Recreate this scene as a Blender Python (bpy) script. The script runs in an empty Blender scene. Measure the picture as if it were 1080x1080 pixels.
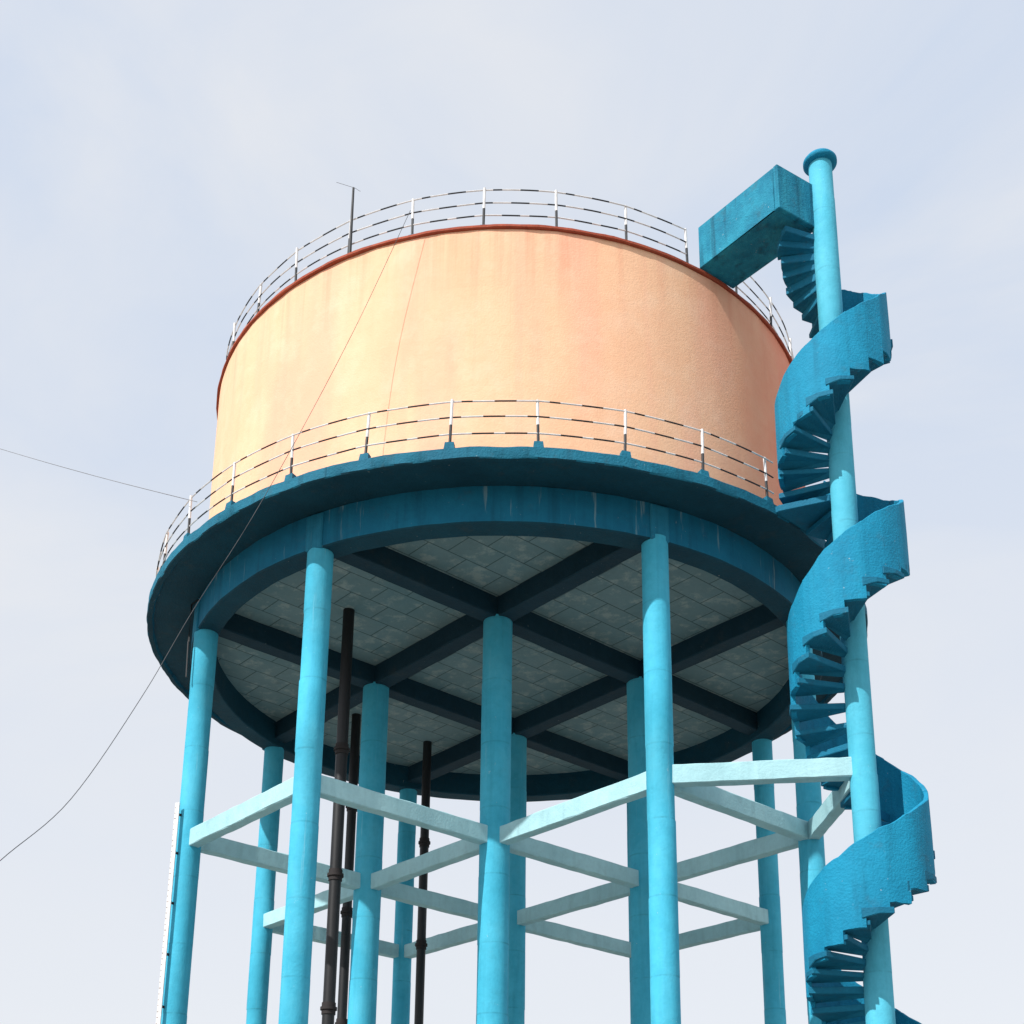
import bpy, bmesh, math, random
from mathutils import Vector, Matrix
random.seed(7)
G = 1.6            # eye height: all tower heights below are measured from the eye
D = 24.303         # tower axis distance
SC = bpy.context.scene
COL = SC.collection
pi = math.pi

# ------------------------------------------------------------------ materials
def nodes(mat):
    mat.use_nodes = True
    nt = mat.node_tree
    nt.nodes.clear()
    return nt, nt.nodes, nt.links

def paint(name, col, dark=None, light=None, rough=.75, streak=.5, chips=.25, bump=.25, blotch=.6,
          chipcol=(.62, .66, .62), dirtcol=(.05, .06, .06), grime=.25, spec=.25, extra=None, lifts=0.):
    """weathered paint on cast concrete, world-space so that no two copies look alike"""
    m = bpy.data.materials.new(name)
    nt, N, L = nodes(m)
    dark = dark or tuple(c * .70 for c in col)
    light = light or tuple(min(1, c * 1.15 + .01) for c in col)
    out = N.new('ShaderNodeOutputMaterial'); b = N.new('ShaderNodeBsdfPrincipled')
    L.new(b.outputs[0], out.inputs[0])
    b.inputs['Roughness'].default_value = rough
    b.inputs['Specular IOR Level'].default_value = spec
    geo = N.new('ShaderNodeNewGeometry')
    def noise(scale, detail=5, rgh=.6, mp=None, dist=0):
        n = N.new('ShaderNodeTexNoise'); n.inputs['Scale'].default_value = scale
        n.inputs['Detail'].default_value = detail; n.inputs['Roughness'].default_value = rgh
        n.inputs['Distortion'].default_value = dist
        if mp:
            k = N.new('ShaderNodeMapping'); k.inputs['Scale'].default_value = mp
            L.new(geo.outputs['Position'], k.inputs[0]); L.new(k.outputs[0], n.inputs['Vector'])
        else:
            L.new(geo.outputs['Position'], n.inputs['Vector'])
        return n.outputs['Fac']
    def ramp(src, a, bb, v0=0., v1=1.):
        r = N.new('ShaderNodeMapRange'); r.inputs[1].default_value = a; r.inputs[2].default_value = bb
        r.inputs[3].default_value = v0; r.inputs[4].default_value = v1
        L.new(src, r.inputs[0]); return r.outputs[0]
    def mix(fac, A, B, mode='MIX'):
        x = N.new('ShaderNodeMix'); x.data_type = 'RGBA'; x.blend_type = mode
        if isinstance(fac, float): x.inputs[0].default_value = fac
        else: L.new(fac, x.inputs[0])
        for i, v in ((6, A), (7, B)):
            if isinstance(v, tuple): x.inputs[i].default_value = (*v, 1)
            else: L.new(v, x.inputs[i])
        return x.outputs[2]
    c = mix(ramp(noise(.9, 6, .65), .5 - .25 / max(blotch, .01) * .5, .5 + .25 / max(blotch, .01) * .5), dark, light)
    c = mix(.5, col, c)
    c = mix(ramp(noise(7, 6, .7), .45, .72, 0, .40), c, dark)
    c = mix(ramp(noise(1, 5, .6, (5, 5, .35)), .52, .74, 0, streak), c, tuple(x * .62 for x in dark))
    c = mix(ramp(noise(1, 4, .6, (9, 9, .22)), .55, .76, 0, streak * .7), c, light)
    c = mix(ramp(noise(2.3, 8, .75), .56, .76, 0, grime), c, dirtcol)
    if lifts:
        s = N.new('ShaderNodeSeparateXYZ'); L.new(geo.outputs['Position'], s.inputs[0])
        md = N.new('ShaderNodeMath'); md.operation = 'PINGPONG'; L.new(s.outputs[2], md.inputs[0]); md.inputs[1].default_value = .6
        j = ramp(md.outputs[0], 0, .022, 1, 0)
        nn = ramp(noise(5, 4, .6), .35, .65)
        mu = N.new('ShaderNodeMath'); mu.operation = 'MULTIPLY'; L.new(j, mu.inputs[0]); L.new(nn, mu.inputs[1])
        mv = N.new('ShaderNodeMath'); mv.operation = 'MULTIPLY'; L.new(mu.outputs[0], mv.inputs[0]); mv.inputs[1].default_value = lifts
        c = mix(mv.outputs[0], c, tuple(x * .4 for x in dark))
    if extra: c = extra(N, L, geo, c, noise, ramp, mix)
    c = mix(ramp(noise(11, 5, .7), .68, .72, 0, chips), c, chipcol)
    L.new(c, b.inputs['Base Color'])
    bp = N.new('ShaderNodeBump'); bp.inputs['Strength'].default_value = bump; bp.inputs['Distance'].default_value = .03
    ad = N.new('ShaderNodeMath'); ad.operation = 'ADD'
    L.new(noise(6, 8, .7), ad.inputs[0]); L.new(noise(30, 3, .6), ad.inputs[1])
    L.new(ad.outputs[0], bp.inputs['Height']); L.new(bp.outputs[0], b.inputs['Normal'])
    return m

def plain(name, col, rough=.6, metal=0.):
    m = bpy.data.materials.new(name)
    nt, N, L = nodes(m)
    out = N.new('ShaderNodeOutputMaterial'); b = N.new('ShaderNodeBsdfPrincipled')
    L.new(b.outputs[0], out.inputs[0])
    b.inputs['Roughness'].default_value = rough; b.inputs['Metallic'].default_value = metal
    geo = N.new('ShaderNodeNewGeometry'); n = N.new('ShaderNodeTexNoise'); n.inputs['Scale'].default_value = 9
    n.inputs['Detail'].default_value = 6
    L.new(geo.outputs['Position'], n.inputs['Vector'])
    r = N.new('ShaderNodeMix'); r.data_type = 'RGBA'
    r.inputs[6].default_value = (*[c * .6 for c in col], 1); r.inputs[7].default_value = (*[min(1, c * 1.3) for c in col], 1)
    L.new(n.outputs['Fac'], r.inputs[0]); L.new(r.outputs[2], b.inputs['Base Color'])
    return m

def tank_extra(N, L, geo, c, noise, ramp, mix):
    s = N.new('ShaderNodeSeparateXYZ'); L.new(geo.outputs['Position'], s.inputs[0])
    y = N.new('ShaderNodeMath'); y.operation = 'SUBTRACT'; y.inputs[0].default_value = D; L.new(s.outputs[1], y.inputs[1])
    a = N.new('ShaderNodeMath'); a.operation = 'ARCTAN2'; L.new(s.outputs[0], a.inputs[0]); L.new(y.outputs[0], a.inputs[1])
    am = N.new('ShaderNodeMath'); am.operation = 'MULTIPLY'; L.new(a.outputs[0], am.inputs[0]); am.inputs[1].default_value = 6.03
    cb = N.new('ShaderNodeCombineXYZ'); L.new(am.outputs[0], cb.inputs[0]); L.new(s.outputs[2], cb.inputs[1])
    br = N.new('ShaderNodeTexBrick'); br.inputs['Scale'].default_value = 1
    br.inputs['Brick Width'].default_value = 1.45; br.inputs['Row Height'].default_value = .98
    br.inputs['Mortar Size'].default_value = .006; br.inputs['Mortar Smooth'].default_value = 1; br.offset = .0
    br.inputs['Color1'].default_value = (0, 0, 0, 1); br.inputs['Color2'].default_value = (1, 1, 1, 1); br.inputs['Mortar'].default_value = (.5, .5, .5, 1)
    L.new(cb.outputs[0], br.inputs['Vector'])
    c = mix(ramp(br.outputs['Color'], 0, 1, 0, .18), c, (.82, .43, .27))
    c = mix(ramp(br.outputs['Fac'], 0, 1, 0, .16), c, (.55, .30, .18))
    c = mix(ramp(noise(1, 4, .55, (.55, .55, .10)), .50, .66, 0, .45), c, (.86, .38, .28))
    c = mix(ramp(noise(1, 3, .6, (3.2, 3.2, .08)), .56, .66, 0, .18), c, (.80, .38, .27))
    c = mix(ramp(noise(1.6, 7, .7), .50, .72, 0, .35), c, (.92, .64, .46))
    c = mix(ramp(noise(4, 8, .75), .58, .70, 0, .28), c, (.70, .36, .23))
    side_shade = ramp(a.outputs[0], .58, 1.0, 0, 1)  # painted shade: tank's right side, turned from the sun, goes redder and darker
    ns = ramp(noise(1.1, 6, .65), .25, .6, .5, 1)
    mu = N.new('ShaderNodeMath'); mu.operation = 'MULTIPLY'; L.new(side_shade, mu.inputs[0]); L.new(ns, mu.inputs[1])
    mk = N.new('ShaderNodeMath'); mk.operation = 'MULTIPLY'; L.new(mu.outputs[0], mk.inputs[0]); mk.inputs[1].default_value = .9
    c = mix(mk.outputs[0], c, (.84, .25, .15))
    top = ramp(s.outputs[2], 17.0 + G - 1.6, 17.1 + G, 0, 1)
    st = ramp(noise(1, 5, .65, (4, 4, .12)), .5, .7, 0, .5)
    mu = N.new('ShaderNodeMath'); mu.operation = 'MULTIPLY'; L.new(top, mu.inputs[0]); L.new(st, mu.inputs[1])
    c = mix(mu.outputs[0], c, (.74, .28, .17))
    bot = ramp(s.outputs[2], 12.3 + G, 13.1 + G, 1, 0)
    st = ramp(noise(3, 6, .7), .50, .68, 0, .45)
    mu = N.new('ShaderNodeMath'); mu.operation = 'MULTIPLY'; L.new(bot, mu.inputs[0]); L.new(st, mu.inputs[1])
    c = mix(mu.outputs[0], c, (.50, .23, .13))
    return c

def ceiling_extra(N, L, geo, c, noise, ramp, mix):
    k = N.new('ShaderNodeMapping'); k.inputs['Rotation'].default_value = (0, 0, -.7158)
    L.new(geo.outputs['Position'], k.inputs[0])
    br = N.new('ShaderNodeTexBrick'); br.inputs['Scale'].default_value = 1
    br.inputs['Brick Width'].default_value = .82; br.inputs['Row Height'].default_value = .56
    br.inputs['Mortar Size'].default_value = .016; br.inputs['Mortar Smooth'].default_value = .5
    br.inputs['Color1'].default_value = (0, 0, 0, 1); br.inputs['Color2'].default_value = (1, 1, 1, 1); br.inputs['Mortar'].default_value = (.5, .5, .5, 1)
    L.new(k.outputs[0], br.inputs['Vector'])
    c = mix(ramp(br.outputs['Color'], 0, 1, 0, .45), c, (.13, .21, .22))
    c = mix(ramp(noise(.9, 7, .7), .46, .64, 0, .5), c, (.09, .20, .235))
    c = mix(ramp(noise(3, 7, .75), .52, .62, 0, .55), c, (.36, .43, .42))
    c = mix(ramp(br.outputs['Fac'], 0, 1, 0, .75), c, (.04, .075, .085))
    return c

def ring_extra(N, L, geo, c, noise, ramp, mix):
    return mix(ramp(noise(1, 4, .7, (7, 7, .45)), .61, .68, 0, .5), c, (.26, .40, .44))

def col_extra(N, L, geo, c, noise, ramp, mix):
    c = mix(ramp(noise(1.4, 6, .65, (1, 1, .5)), .48, .70, 0, .35), c, (.14, .58, .74))
    return mix(ramp(noise(1, 5, .7, (12, 12, .35)), .64, .74, 0, .35), c, (.40, .68, .76))

M_col = paint('column_paint', (.045, .45, .65), light=(.10, .55, .73), streak=.28, chips=.35, grime=.13, bump=.2, lifts=.45, extra=col_extra)
M_brace = paint('brace_paint', (.38, .67, .73), light=(.50, .77, .80), streak=.25, grime=.18, chips=.3, bump=.25)
M_dark = paint('ring_beam_paint', (.004, .15, .27), light=(.012, .22, .36), streak=.6, grime=.45, extra=ring_extra, chips=.4)
M_pil = paint('bearing_block_paint', (.008, .19, .32), light=(.04, .28, .42), streak=.6, grime=.4, extra=ring_extra, chips=.5)
M_balc = paint('balcony_paint', (.004, .13, .215), light=(.012, .20, .30), streak=.6, grime=.6, chips=.6, bump=.5)
M_soff_shade = paint('soffit_shade_paint', (.003, .050, .082), light=(.008, .085, .13), streak=.2, grime=.6, chips=.4, bump=.4)  # grimy balcony paint, darkened to put shade into the undersides
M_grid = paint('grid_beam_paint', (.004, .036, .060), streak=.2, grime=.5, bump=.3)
M_ceil = paint('ceiling_paint', (.19, .30, .33), light=(.25, .37, .39), streak=.0, grime=.35, chips=.2, extra=ceiling_extra)
M_stair = paint('stair_paint', (.003, .235, .41), light=(.012, .31, .49), streak=.5, grime=.38, chips=.5, bump=.45)
M_step = paint('step_paint', (.003, .14, .25), light=(.01, .21, .33), streak=.2, grime=.4, chips=.35, bump=.35)
M_pole = paint('pole_paint', (.065, .47, .64), light=(.14, .57, .73), streak=.3, chips=.35, grime=.14, bump=.2, lifts=.4, extra=col_extra)
M_bridge = paint('bridge_paint', (.004, .22, .36), light=(.03, .34, .46), dark=(.003, .12, .20), streak=.9, grime=.55, chips=.6, bump=.5, blotch=1.2)
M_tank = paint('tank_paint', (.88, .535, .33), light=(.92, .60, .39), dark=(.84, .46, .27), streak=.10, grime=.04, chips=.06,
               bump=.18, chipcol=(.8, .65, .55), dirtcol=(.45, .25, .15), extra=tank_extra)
M_rim = paint('rim_paint', (.34, .06, .03), light=(.50, .13, .06), streak=.4, grime=.3, chips=.2, bump=.4)
M_roof = paint('roof_concrete', (.35, .30, .25), streak=0, grime=.3)
M_white = plain('white_enamel', (.76, .74, .73)); M_black = plain('black_enamel', (.02, .022, .025))
M_pipe = plain('tarred_iron', (.007, .0075, .009), .5); M_rust = plain('rusty_iron', (.020, .015, .015), .8)
M_wire = plain('cable_sheath', (.05, .05, .055), .6); M_wiregrey = plain('grey_cable_sheath', (.18, .18, .19), .6)
M_gauge = plain('gauge_white', (.74, .73, .72)); M_red = plain('gauge_tick_paint', (.35, .27, .25))

# ------------------------------------------------------------------ mesh helpers
def obj(name, bm, mats, parent=None, smooth=None, loc=None):
    bmesh.ops.remove_doubles(bm, verts=bm.verts, dist=1e-5)
    bmesh.ops.dissolve_degenerate(bm, edges=bm.edges, dist=1e-6)
    bmesh.ops.recalc_face_normals(bm, faces=bm.faces)
    me = bpy.data.meshes.new(name); bm.to_mesh(me); bm.free()
    for m in (mats if isinstance(mats, (list, tuple)) else [mats]): me.materials.append(m)
    o = bpy.data.objects.new(name, me); COL.objects.link(o)
    if smooth is not None:
        for p in me.polygons: p.use_smooth = True
        try: me.set_sharp_from_angle(angle=math.radians(smooth))
        except Exception: pass
    if loc: o.location = loc
    if parent: o.parent = parent
    return o

def empty(name, loc, label=None, cat=None, group=None):
    o = bpy.data.objects.new(name, None); COL.objects.link(o); o.location = loc
    if label: o["label"] = label; o["category"] = cat
    if group: o["group"] = group
    return o

def lathe(profile, seg=160, jit=0., center=(0, 0), a0=0., a1=2 * pi, seed=1):
    rnd = random.Random(seed)
    bm = bmesh.new(); full = abs(a1 - a0 - 2 * pi) < 1e-6
    n = seg if full else seg + 1
    rings = []
    ph = [rnd.uniform(0, 6.28) for _ in range(6)]
    for i in range(n):
        a = a0 + (a1 - a0) * i / seg
        row = []
        for k, (r, z) in enumerate(profile):
            j = jit * (math.sin(a * 7 + ph[0]) * .5 + math.sin(a * 23 + ph[1]) * .3 + math.sin(a * 61 + ph[2]) * .35 + rnd.uniform(-.3, .3))
            jz = jit * (math.sin(a * 11 + ph[3]) * .4 + math.sin(a * 37 + ph[4]) * .3 + rnd.uniform(-.3, .3))
            rr = max(0., r + (j if r > .01 else 0)) if r > 0 else 0
            row.append(bm.verts.new((center[0] + rr * math.cos(a), center[1] + rr * math.sin(a), z + jz)))
        rings.append(row)
    m = len(profile)
    for i in range(seg):
        A = rings[i]; B = rings[(i + 1) % n]
        for k in range(m):
            k2 = (k + 1) % m
            try: bm.faces.new((A[k], B[k], B[k2], A[k2]))
            except ValueError: pass
    if not full:
        bm.faces.new(rings[0]); bm.faces.new(rings[-1])
    return bm

def rod(bm, p, r, z0, z1, seg=32, jit=0., lifts=None, mi=0, rnd=random, r1=None):
    zs = [z0]
    if lifts:
        z = z0
        while z + lifts < z1 - .1:
            z += lifts; zs += [z - .012, z + .012]
    zs.append(z1)
    rows = []
    rr = r; ox = oy = 0
    for j, z in enumerate(zs):
        if j % 2 == 0 and lifts:
            rr = r + rnd.uniform(-jit, jit); ox = rnd.uniform(-jit, jit); oy = rnd.uniform(-jit, jit)
        if r1 is not None: rr = r + (r1 - r) * (z - z0) / (z1 - z0)
        rows.append([bm.verts.new((p[0] + ox + rr * math.cos(2 * pi * i / seg), p[1] + oy + rr * math.sin(2 * pi * i / seg), z)) for i in range(seg)])
    for A, B in zip(rows, rows[1:]):
        for i in range(seg):
            f = bm.faces.new((A[i], A[(i + 1) % seg], B[(i + 1) % seg], B[i])); f.material_index = mi
    f = bm.faces.new(rows[0]); f.material_index = mi
    f = bm.faces.new(rows[-1]); f.material_index = mi

def tube(bm, pts, r, seg=6, mi=0):
    rows = []
    pts = [Vector(p) for p in pts]
    for i, p in enumerate(pts):
        t = (pts[min(i + 1, len(pts) - 1)] - pts[max(i - 1, 0)]).normalized()
        u = t.cross(Vector((0, 0, 1)))
        if u.length < 1e-3: u = Vector((1, 0, 0))
        u.normalize(); v = t.cross(u)
        rows.append([bm.verts.new(p + r * (math.cos(2 * pi * k / seg) * u + math.sin(2 * pi * k / seg) * v)) for k in range(seg)])
    for A, B in zip(rows, rows[1:]):
        for i in range(seg):
            f = bm.faces.new((A[i], A[(i + 1) % seg], B[(i + 1) % seg], B[i])); f.material_index = mi
    for R in (rows[0], rows[-1]):
        f = bm.faces.new(R); f.material_index = mi

def beam(bm, a, b, z, w, h, n=10, jit=.004, mi=0):
    a = Vector((a[0], a[1], 0)); b = Vector((b[0], b[1], 0))
    t = (b - a).normalized(); s = Vector((-t.y, t.x, 0)); c = .015
    pr = [(-w / 2 + c, -h / 2), (w / 2 - c, -h / 2), (w / 2, -h / 2 + c), (w / 2, h / 2 - c), (w / 2 - c, h / 2), (-w / 2 + c, h / 2), (-w / 2, h / 2 - c), (-w / 2, -h / 2 + c)]
    rows = []
    for i in range(n + 1):
        p = a + (b - a) * i / n
        rows.append([bm.verts.new(p + s * (x + random.uniform(-jit, jit)) + Vector((0, 0, z + y + random.uniform(-jit, jit)))) for x, y in pr])
    for A, B in zip(rows, rows[1:]):
        for i in range(8):
            f = bm.faces.new((A[i], A[(i + 1) % 8], B[(i + 1) % 8], B[i])); f.material_index = mi
    bm.faces.new(rows[0]).material_index = mi; bm.faces.new(rows[-1]).material_index = mi

def prism(bm, poly, z0, z1, mi=0):
    lo = [bm.verts.new((x, y, z0)) for x, y in poly]; hi = [bm.verts.new((x, y, z1)) for x, y in poly]
    n = len(poly)
    for i in range(n):
        bm.faces.new((lo[i], lo[(i + 1) % n], hi[(i + 1) % n], hi[i])).material_index = mi
    bm.faces.new(lo).material_index = mi; bm.faces.new(hi).material_index = mi

def bevel(o, w, seg=1):
    m = o.modifiers.new('bevel', 'BEVEL'); m.width = w; m.segments = seg; m.limit_method = 'ANGLE'; m.angle_limit = math.radians(40)

# ------------------------------------------------------------------ ground
bm = bmesh.new()
R = 900; nseg = 64
c0 = bm.verts.new((0, 0, 0))
rings = [[bm.verts.new((rr * math.cos(2 * pi * i / nseg), rr * math.sin(2 * pi * i / nseg), 0)) for i in range(nseg)] for rr in (30, 120, R)]
for i in range(nseg):
    bm.faces.new((c0, rings[0][i], rings[0][(i + 1) % nseg]))
    for A, B in zip(rings, rings[1:]): bm.faces.new((A[i], A[(i + 1) % nseg], B[(i + 1) % nseg], B[i]))
M_ground = paint('dusty_ground', (.24, .22, .19), streak=0, grime=.2, chips=.2, spec=.1)
g = obj('ground', bm, M_ground); g["kind"] = "structure"

# ------------------------------------------------------------------ water tower
tower = empty('water_tower', (0, D, 0), "orange round water tank on blue concrete columns with ring balcony", "water tower")
def put(name, bm, mats, parent=tower, smooth=None, root=None):
    o = obj(name, bm, mats, None, smooth)
    o.data.transform(Matrix.Translation(-Vector((root or parent).location)))
    o.parent = parent; o.location = (0, 0, 0)
    return o

tz0, tz1 = 12.2 + G, 17.19 + G
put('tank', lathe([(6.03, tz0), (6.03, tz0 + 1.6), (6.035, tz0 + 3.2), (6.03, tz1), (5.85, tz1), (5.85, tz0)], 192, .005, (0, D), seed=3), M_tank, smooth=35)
put('tank_roof', lathe([(0, 17.75 + G), (3, 17.62 + G), (5.9, 17.22 + G), (6.0, 17.20 + G), (0, 17.0 + G)], 128, 0, (0, D)), M_roof, smooth=35)
put('roof_rim', lathe([(5.93, 17.19 + G), (6.065, 17.19 + G), (6.08, 17.205 + G), (6.08, 17.248 + G), (6.065, 17.262 + G), (5.93, 17.262 + G)], 260, .009, (0, D), seed=5), M_rim, smooth=30)

o = put('balcony', lathe([(5.86, 12.26 + G), (6.98, 12.26 + G), (7.0, 12.245 + G), (7.0, 12.07 + G), (6.985, 12.05 + G), (6.9, 12.05 + G), (6.87, 12.11 + G), (5.86, 12.14 + G)], 300, .016, (0, D), seed=9), [M_balc, M_soff_shade], smooth=30)
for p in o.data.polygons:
    if p.normal.z < -.6: p.material_index = 1  # down-facing faces take the shade-darkened colour
o = put('ring_beam', lathe([(5.74, 12.14 + G), (5.74, 11.50 + G), (5.76, 11.48 + G), (6.13, 11.48 + G), (6.15, 11.50 + G), (6.15, 12.13 + G)], 220, .008, (0, D), seed=12), [M_dark, M_soff_shade], smooth=30)
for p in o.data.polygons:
    if p.normal.z < -.6 or (p.normal.x * p.center.x + p.normal.y * p.center.y) < -.5: p.material_index = 1  # shade painted on the ring's underside and inner face
put('ceiling_slab', lathe([(0, 12.02 + G), (5.8, 12.02 + G), (5.8, 12.13 + G), (0, 12.13 + G)], 96, 0, (0, D)), M_ceil)

a, b, phi = 1.868, 5.691, .7158
def cp(u, v): return (u * math.cos(phi) - v * math.sin(phi) + .03, D + u * math.sin(phi) + v * math.cos(phi))
P = {k: cp(*v) for k, v in dict(K=(-a, -a), F=(a, -a), J=(-a, a), G=(a, a), B=(-b, -a), E=(b, -a), C=(-a, -b), I=(-a, b), A=(-b, a), N=(b, a), D=(a, -b), H=(a, b)).items()}
zc = 11.82 + G
def ext(p, q, e0, e1):
    p = Vector(p); q = Vector(q); t = (q - p).normalized(); return (p + t * e0, q - t * e1)
for s, e in (('C', 'I'), ('D', 'H')):
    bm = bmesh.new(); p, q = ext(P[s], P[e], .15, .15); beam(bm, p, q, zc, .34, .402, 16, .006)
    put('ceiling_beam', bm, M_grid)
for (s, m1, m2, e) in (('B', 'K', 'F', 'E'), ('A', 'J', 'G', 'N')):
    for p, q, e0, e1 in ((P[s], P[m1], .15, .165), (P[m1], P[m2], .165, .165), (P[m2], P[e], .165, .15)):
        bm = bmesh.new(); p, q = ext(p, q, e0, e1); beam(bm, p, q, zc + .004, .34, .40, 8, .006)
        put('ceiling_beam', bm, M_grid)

for k, p in P.items():
    inner = k in 'KFJG'
    bm = bmesh.new()
    rod(bm, p, .265 if inner else .213, 0, (11.66 if inner else 11.56) + G, 40, .004, 1.2, rnd=random)
    put('column', bm, M_col, smooth=40)
    if not inner:
        # column carried up as a shallow pilaster across the face of the ring beam
        dr = Vector((p[0], p[1] - D)).normalized(); sr = Vector((-dr.y, dr.x)); ctr = Vector((0, D))
        bm = bmesh.new()
        prism(bm, [tuple(ctr + dr * rr + sr * ss) for rr, ss in ((6.05, -.17), (6.19, -.17), (6.19, .17), (6.05, .17))], 11.47 + G, 12.11 + G)
        o = put('bearing_block', bm, M_pil); bevel(o, .02)
    bm = bmesh.new(); rod(bm, p, .40, -.05, .25, 24)
    put('column_footing', bm, M_roof, smooth=40)

zb = 7.5 + G
pole = (5.297, 18.356)
def brace(p, q, dz=0., e0=.15, e1=.15):
    bm = bmesh.new(); p, q = ext(p, q, e0, e1)
    beam(bm, p, q, zb + dz, .20, .31, 14, .006)
    put('brace_beam', bm, M_brace)
for s, e in ('CK', 'KJ', 'JI', 'DF', 'FG', 'GH', 'BK', 'KF', 'FE', 'AJ', 'JG', 'GN', 'AB', 'CD', 'EN', 'HI'):
    brace(P[s], P[e], random.uniform(-.015, .015))
brace(P['C'], pole, .02); brace(P['D'], pole, -.01)

# ------------------------------------------------------------------ railings
def railing(name, Rr, z, heights, nposts, off, gap, posth, foot):
    def pt(adeg, r, zz):
        q = math.radians(adeg); return (r * math.sin(q), D - r * math.cos(q), zz)
    root = empty(name, (0, 0, 0)); root.parent = tower
    step = 360. / nposts; sub_ = 8
    rnd = random.Random(nposts)
    k0 = math.ceil((gap[1] - off) / step * sub_)
    k1 = math.floor((gap[0] + 360 - off) / step * sub_)
    pats = ([0, 0, 1, 1, 0, 1, 1, 0], [1, 0, 0, 1, 1, 0, 0, 1], [0, 1, 0, 0, 1, 1, 0, 0])
    for hi, h in enumerate(heights):
        bm = bmesh.new(); rows = []
        for i in range(k0, k1 + 1):
            an = off + step * i / sub_; q = math.radians(an)
            frac = (i % sub_) / sub_
            kk = i // sub_
            sg = .016 * math.sin(kk * 7.3 + hi * 2)
            zz = z + h - (.012 + sg * .5) * math.sin(pi * frac)
            c_ = Vector(pt(an, Rr + sg * math.sin(pi * frac), zz)); ra = Vector((math.sin(q), -math.cos(q), 0))
            rows.append([bm.verts.new(c_ + .0125 * (math.cos(w * pi / 3) * ra + math.sin(w * pi / 3) * Vector((0, 0, 1)))) for w in range(6)])
        for j, (A, B) in enumerate(zip(rows, rows[1:])):
            for w in range(6):
                f = bm.faces.new((A[w], A[(w + 1) % 6], B[(w + 1) % 6], B[w])); f.material_index = pats[hi][(j + k0) % sub_]
        bm.faces.new(rows[0]); bm.faces.new(rows[-1])
        put('rail', bm, [M_white, M_black], root, root=tower)
    base = None
    for k in range(nposts):
        an = off + step * k
        if base is None:
            bm = bmesh.new()
            rod(bm, (0, 0), .023, 0, posth * .52, 10, mi=1); rod(bm, (0, 0), .024, posth * .52, posth + .03, 10, mi=0)
            w, hh = foot
            lo = [bm.verts.new((x * w, y * w * .8, -.03)) for x, y in ((-.5, -.5), (.5, -.5), (.5, .5), (-.5, .5))]
            hi2 = [bm.verts.new((x * w * .82, y * w * .6, hh)) for x, y in ((-.5, -.5), (.5, -.5), (.5, .5), (-.5, .5))]
            for i in range(4): bm.faces.new((lo[i], lo[(i + 1) % 4], hi2[(i + 1) % 4], hi2[i])).material_index = 2
            bm.faces.new(lo).material_index = 2; bm.faces.new(hi2).material_index = 2
            base = obj('post', bm, [M_white, M_black, M_balc], None); o = base
        else:
            o = base.copy(); COL.objects.link(o)
        o.parent = root
        x, y, zz = pt(an, Rr, z)
        o.location = (x, y - D, zz)
        o.rotation_euler = (rnd.uniform(-.03, .03), rnd.uniform(-.03, .03), math.radians(an))
railing('balcony_railing', 6.90, 12.26 + G, (.30, .60, .88), 32, 3.75, (39.3, 46.0), .88, (.17, .13))
railing('roof_railing', 5.95, 17.265 + G, (.30, .56, .83), 30, 7.4, (32.0, 42.2), .83, (.13, .07))

# ------------------------------------------------------------------ spiral staircase
stair = empty('spiral_staircase', (pole[0], pole[1], 0), "blue concrete spiral staircase round a tall pole beside the tower", "staircase")
a0 = math.atan2(pole[1], pole[0])
tab = [(-1.12, -.5), (0, 4.27), (.25, 5.35), (.5, 6.12), (.75, 7.0), (1, 8.3), (1.25, 9.72), (1.5, 10.95), (1.75, 11.9), (2, 12.84), (2.25, 13.78), (2.5, 14.62), (2.75, 15.8), (3, 16.98), (3.36, 18.42)]
def ztop_raw(t):
    for (t0, z0), (t1, z1) in zip(tab, tab[1:]):
        if t <= t1: return z0 + (z1 - z0) * (t - t0) / (t1 - t0)
    return tab[-1][1]
def ztop(t):
    w = .09
    return sum(ztop_raw(min(max(t + w * k / 4, -1.12), 3.36)) for k in range(-4, 5)) / 9 + G
PAR = 1.07; TH = .085
n_per = 18
t_start = -1.12
ts = [t_start + i / n_per for i in range(200) if t_start + i / n_per < 2.90]
while ts[-1] < 3.31: ts.append(ts[-1] + .042)
def hp(t, r, z):
    q = a0 + 2 * pi * t
    return (pole[0] - .045 + r * math.cos(q), pole[1] + r * math.sin(q), z)
def ztread(i):
    return ztop((ts[i] + (ts[i + 1] if i + 1 < len(ts) else ts[i] + .042)) / 2) - PAR
bm = bmesh.new()
def idx(t): return min(range(len(ts)), key=lambda i: abs(ts[i] - t))
def strip(i0, i1):
    rows = []
    rn = random.Random(i0)
    for i in range(i0, i1):
        zb_ = ztread(i) - TH - .025 + rn.uniform(-.02, .015)
        for j in range(5):
            t = ts[i] + (ts[i + 1] - ts[i]) * j / 4
            zt = ztop(t) + .010 * math.sin(t * 40) + .008 * math.sin(t * 97) + rn.uniform(-.008, .008)
            dr_ = -.03 + .007 * math.sin(t * 31) + .005 * math.sin(t * 83)
            zq = zb_ + rn.uniform(-.008, .008)
            rows.append([bm.verts.new(hp(t, .865, zq)), bm.verts.new(hp(t, .97 + dr_, zq)), bm.verts.new(hp(t, .972 + dr_, (zb_ + zt) / 2)), bm.verts.new(hp(t, .968 + dr_, zt - .012)), bm.verts.new(hp(t, .958 + dr_, zt)), bm.verts.new(hp(t, .875, zt)), bm.verts.new(hp(t, .865, zt - .012))])
    m = 7
    for A, B in zip(rows, rows[1:]):
        for k in range(m):
            try: bm.faces.new((A[k], A[(k + 1) % m], B[(k + 1) % m], B[k]))
            except ValueError: pass
    bm.faces.new(rows[0]); bm.faces.new(rows[-1])
strip(0, idx(2.04))
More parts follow.
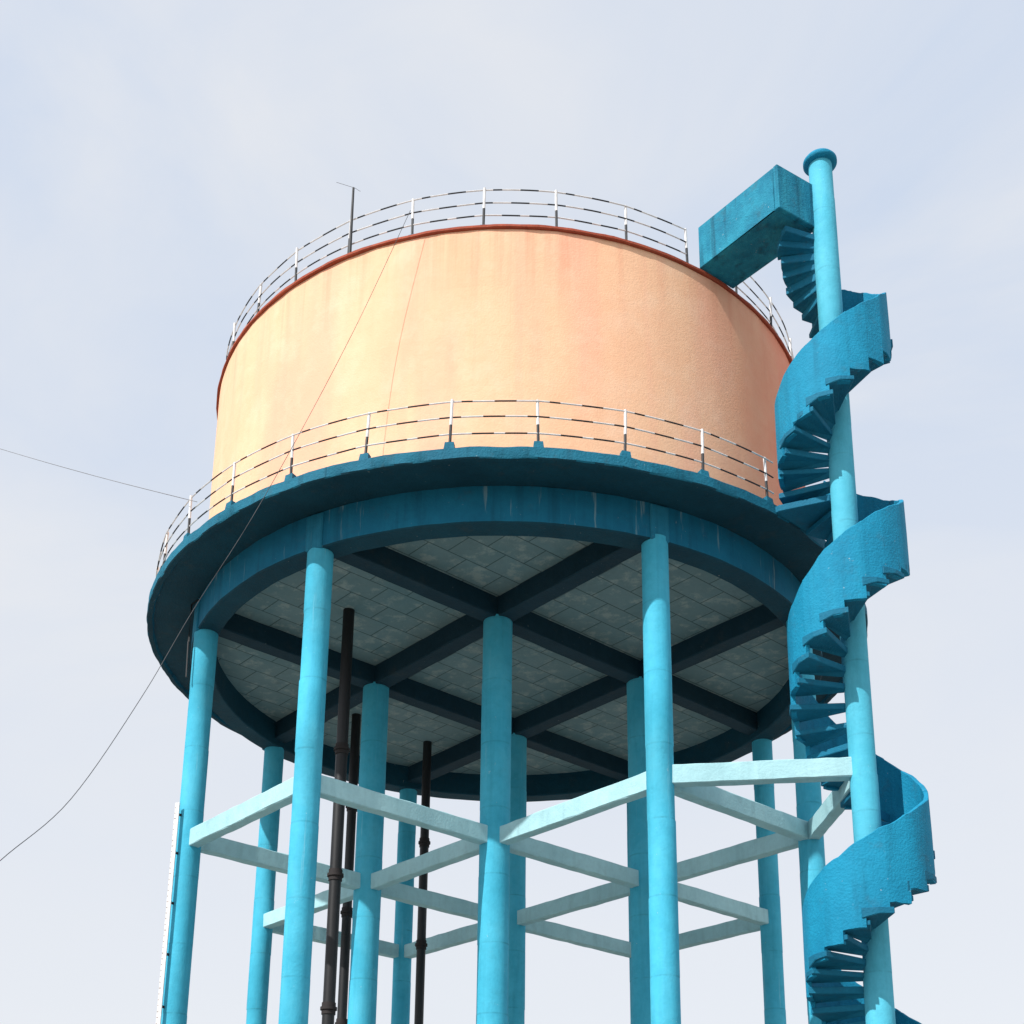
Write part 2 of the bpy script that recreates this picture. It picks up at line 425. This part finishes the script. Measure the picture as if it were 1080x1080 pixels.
put('parapet', bm, M_stair, stair, smooth=35)
bm = bmesh.new(); strip(idx(2.20), idx(3.03))
put('parapet', bm, M_stair, stair, smooth=35)
for i in range(len(ts) - 1):
    bm = bmesh.new(); z = ztread(i); t0 = ts[i] - .009; t1 = ts[i + 1] + .009
    rr = random.uniform(-.012, .012)
    upper = ts[i] > 3.03
    ro = random.uniform(.90, .985) if not upper else random.uniform(.70, .77)
    pts2 = [hp(t0, .15, z), hp(t0, ro, z), hp((t0 + t1) / 2, ro + .01, z), hp(t1, ro, z), hp(t1, .15, z)]
    th = TH + random.uniform(-.012, .02) + (.04 if upper else 0)
    hi = [bm.verts.new((x, y, zz + rr)) for x, y, zz in pts2]
    kn = random.uniform(.045, .085)
    lo = [bm.verts.new((x, y, zz - th + rr - (kn if k in (0, 1) else 0))) for k, (x, y, zz) in enumerate(pts2)]
    for k in range(5): bm.faces.new((lo[k], lo[(k + 1) % 5], hi[(k + 1) % 5], hi[k]))
    bm.faces.new(hi); bm.faces.new(lo)
    o = put('step', bm, M_step, stair); bevel(o, .008)
bm = bmesh.new(); rod(bm, pole, .198, 0, 18.72 + G, 40, .004, 1.5)
po = put('pole', bm, M_pole, stair, smooth=40)
put('pole_cap', lathe([(0, 18.84 + G), (.16, 18.83 + G), (.25, 18.79 + G), (.285, 18.74 + G), (.285, 18.69 + G), (.26, 18.66 + G), (.20, 18.64 + G), (0, 18.64 + G)], 40, 0, pole), M_stair, po, 50, root=stair)
dv = Vector((0 - pole[0], D - pole[1])).normalized(); sv = Vector((-dv.y, dv.x))
pv = Vector(pole)
bm = bmesh.new()
poly = [pv + dv * .18 + sv * .12, pv + dv * .18 - sv * .12, pv + dv * .9 - sv * .46, pv + dv * 1.0 - sv * .46, pv + dv * 1.0 + sv * .46, pv + dv * .9 + sv * .46]
prism(bm, [tuple(p) for p in poly], 12.09 + G, 12.21 + G)
o = put('landing', bm, M_step, stair); bevel(o, .01)
P1, P4, P3, P2 = Vector((4.43, 17.86)), Vector((5.18, 18.32)), Vector((3.985, 19.755)), Vector((3.31, 19.265))
z0, z1 = 17.30 + G, 18.20 + G
bm = bmesh.new()
ux = (P2 - P1).normalized(); uw = (P4 - P1).normalized(); tk = .09
prism(bm, [tuple(p) for p in (P1 + (uw + ux) * tk * .5, P4 + (-uw + ux) * tk * .5, P3 - uw * tk * .5, P2 + uw * tk * .5)], z0 + .002, z0 + .12)
prism(bm, [tuple(p) for p in (P1, P4, P4 + ux * tk, P1 + ux * tk)], z0, z1)
prism(bm, [tuple(p) for p in (P1 + ux * tk, P1 + ux * tk + uw * tk, P2 + uw * tk, P2)], z0, z1 - .01)
prism(bm, [tuple(p) for p in (P4 + ux * tk, P4 + ux * tk - uw * tk, P3 - uw * tk, P3)], z0, z1 - .01)
o = put('bridge', bm, M_bridge, stair); bevel(o, .012)

# ------------------------------------------------------------------ pipes
pg = "black iron water pipes under the tank"
for (x, y, r, ph) in ((-2.905, 22.0, .105, .25), (-3.24, 26.65, .10, .9), (-1.765, 28.1, .098, .6)):
    p = empty('water_pipe', (x, y, 0), "black iron water pipe rising between the columns to the tank", "pipe", pg)
    bm = bmesh.new(); rod(bm, (x, y), r, 0, 12.03 + G, 24)
    put('pipe_body', bm, M_pipe, p, smooth=40)
    z = ph + 1.2
    while z < 12.9:
        bm = bmesh.new()
        rod(bm, (x, y), r + .038, z - .025, z + .025, 24)
        rod(bm, (x, y), r + .015, z - .10, z + .10, 24)
        put('flange', bm, M_rust, p, smooth=40)
        z += 2.35
bm = bmesh.new()
x, y = -5.74, 21.72
tube(bm, [(x + .45, y + .2, 12.10 + G), (x + .1, y + .03, 12.06 + G), (x, y, 11.95 + G), (x, y, 11.2 + G), (x + .02, y, 10.5 + G)], .018, 10)
o = obj('drain_pipe', bm, M_black, smooth=50); o["label"] = "thin black drain pipe hanging from the balcony edge"; o["category"] = "pipe"

gx, gy = -5.675, 21.72
ga = empty('level_gauge', (gx, gy, 0), "tall slim white water level gauge board fixed against a column", "gauge")
bm = bmesh.new()
dvg = Vector((1, -.25)).normalized(); sg = Vector((.25, 1)).normalized()
c = Vector((gx, gy))
prism(bm, [tuple(c + dvg * u + sg * v) for u, v in ((-.04, -.012), (.04, -.012), (.04, .012), (-.04, .012))], .3, 8.1 + G)
put('gauge_board', bm, M_gauge, ga)
bm = bmesh.new(); z = .4; k = 0
while z < 8.05 + G:
    w = .03 if k % 5 == 0 else .015
    prism(bm, [tuple(c + dvg * u + sg * v) for u, v in ((-.036, -.0165), (-.036 + w, -.0165), (-.036 + w, -.0125), (-.036, -.0125))], z, z + .010)
    z += .1; k += 1
put('tick_marks', bm, M_red, ga)
for z in (1.5, 4, 6.1, 7.0, 7.9, 8.8, 9.5):
    bm = bmesh.new(); beam(bm, c + sg * .02, P['A'], z, .03, .05, 1, 0)
    put('bracket', bm, M_rust, ga)

an = math.radians(-27.8); ax, ay = 6.02 * math.sin(an), D - 6.02 * math.cos(an)
ant = empty('antenna', (ax, ay, 17.2 + G), "thin dark antenna mast with a short crossbar on the tank roof", "antenna")
bm = bmesh.new(); rod(bm, (ax, ay), .03, 17.2 + G, 18.72 + G, 10, r1=.02)
put('mast', bm, M_black, ant, smooth=40)
bm = bmesh.new(); tube(bm, [(ax - .30, ay - .05, 18.79 + G), (ax + .03, ay, 18.715 + G), (ax + .12, ay + .05, 18.69 + G)], .0035, 6)
put('crossbar', bm, M_wiregrey, ant)

# ------------------------------------------------------------------ cables
def smoothpts(pts, n=8):
    out = []
    pts = [Vector(p) for p in pts]
    for i in range(len(pts) - 1):
        p0 = pts[max(i - 1, 0)]; p1 = pts[i]; p2 = pts[i + 1]; p3 = pts[min(i + 2, len(pts) - 1)]
        for j in range(n):
            t = j / n
            out.append(.5 * ((2 * p1) + (-p0 + p2) * t + (2 * p0 - 5 * p1 + 4 * p2 - p3) * t * t + (-p0 + 3 * p1 - 3 * p2 + p3) * t ** 3))
    out.append(pts[-1]); return out
w1 = [(-1.710, 18.20, 17.49), (-2.444, 18.05, 15.18), (-3.104, 17.60, 12.94), (-3.718, 16.90, 10.685), (-4.220, 16.10, 8.794), (-4.538, 15.20, 7.071), (-4.930, 14.20, 5.328), (-5.218, 13.10, 4.215), (-5.27, 11.9, 3.2), (-5.3, 9.0, -1.6)]
bm = bmesh.new(); tube(bm, [(x, y, z + G) for x, y, z in smoothpts(w1)], .0045, 6)
o = obj('overhead_cable', bm, M_wire, smooth=60); o["label"] = "slack black cable hanging from the roof railing to the ground"; o["category"] = "cable"; o["group"] = "cables tied to the tower"
w2 = [(-5.30, 19.80, 12.85), (-7.88, 22, 14.82), (-11.1, 25, 17.5), (-16.5, 31.5, 22.9)]
bm = bmesh.new(); tube(bm, [(x, y, z + G) for x, y, z in smoothpts(w2)], .006, 6)
o = obj('overhead_cable', bm, M_wiregrey, smooth=60); o["label"] = "thin grey cable running off from the balcony railing"; o["category"] = "cable"; o["group"] = "cables tied to the tower"

# ------------------------------------------------------------------ camera
cam = bpy.data.cameras.new('camera'); co = bpy.data.objects.new('camera', cam); COL.objects.link(co)
Rv = Vector((.9998886494, .0037221309, .0144511085)); Uv = Vector((-.0127512075, -.2899583592, .9569543127)); Fv = Vector((-.0077521289, .9570320244, .2898786106))
mat = Matrix((Rv, Uv, -Fv)).transposed().to_4x4()
mat.translation = Vector((0, 0, G)); co.matrix_world = mat
cam.sensor_width = 36; cam.lens = 36 * 1405.6531 / 1080
cam.shift_x = (540 - 519.6444) / 1080; cam.shift_y = (939.1662 - 540) / 1080
cam.clip_end = 3000; cam.clip_start = .1
SC.camera = co

# ------------------------------------------------------------------ light
el = math.radians(46); az = math.radians(44)
sd = Vector((-math.sin(az) * math.cos(el), -math.cos(az) * math.cos(el), math.sin(el)))
sun = bpy.data.lights.new('sun', 'SUN'); sun.energy = 5.0; sun.angle = math.radians(.6); sun.color = (1, .97, .93)
so = bpy.data.objects.new('sun', sun); COL.objects.link(so)
so.rotation_euler = sd.to_track_quat('Z', 'Y').to_euler(); so.location = sd * 60
w = bpy.data.worlds.new('World'); SC.world = w; w.use_nodes = True
nt = w.node_tree; N = nt.nodes; L = nt.links; N.clear()
out = N.new('ShaderNodeOutputWorld'); mx = N.new('ShaderNodeMixShader'); b1 = N.new('ShaderNodeBackground'); b2 = N.new('ShaderNodeBackground')
sky = N.new('ShaderNodeTexSky'); sky.sky_type = 'NISHITA'; sky.sun_disc = False; sky.sun_elevation = el
sky.sun_rotation = math.atan2(sd.x, sd.y); sky.dust_density = 2.5; sky.air_density = 1.0
L.new(sky.outputs[0], b1.inputs[0]); b1.inputs[1].default_value = .13
tc = N.new('ShaderNodeTexCoord'); sp = N.new('ShaderNodeSeparateXYZ'); L.new(tc.outputs['Generated'], sp.inputs[0])
cr = N.new('ShaderNodeValToRGB'); L.new(sp.outputs[2], cr.inputs[0])
cr.color_ramp.elements[0].position = .18; cr.color_ramp.elements[0].color = (.90, .92, .96, 1)
cr.color_ramp.elements[1].position = .68; cr.color_ramp.elements[1].color = (.70, .79, .94, 1)
mp = N.new('ShaderNodeMapping'); mp.inputs['Scale'].default_value = (1.2, 1.2, 3.2); mp.inputs['Rotation'].default_value = (.2, .3, .4); L.new(tc.outputs['Generated'], mp.inputs[0])
nz = N.new('ShaderNodeTexNoise'); nz.inputs['Scale'].default_value = 1.8; nz.inputs['Detail'].default_value = 7; nz.inputs['Roughness'].default_value = .55; nz.inputs['Distortion'].default_value = .6
L.new(mp.outputs[0], nz.inputs['Vector'])
mr = N.new('ShaderNodeMapRange'); mr.inputs[1].default_value = .38; mr.inputs[2].default_value = .66; L.new(nz.outputs['Fac'], mr.inputs[0])
cm = N.new('ShaderNodeMix'); cm.data_type = 'RGBA'; L.new(mr.outputs[0], cm.inputs[0]); L.new(cr.outputs[0], cm.inputs[6]); cm.inputs[7].default_value = (.88, .905, .95, 1)
L.new(cm.outputs[2], b2.inputs[0]); b2.inputs[1].default_value = 1.0
mx.inputs[0].default_value = .86
L.new(b1.outputs[0], mx.inputs[1]); L.new(b2.outputs[0], mx.inputs[2]); L.new(mx.outputs[0], out.inputs[0])
SC.view_settings.view_transform = 'Standard'; SC.view_settings.look = 'None'; SC.view_settings.exposure = 0
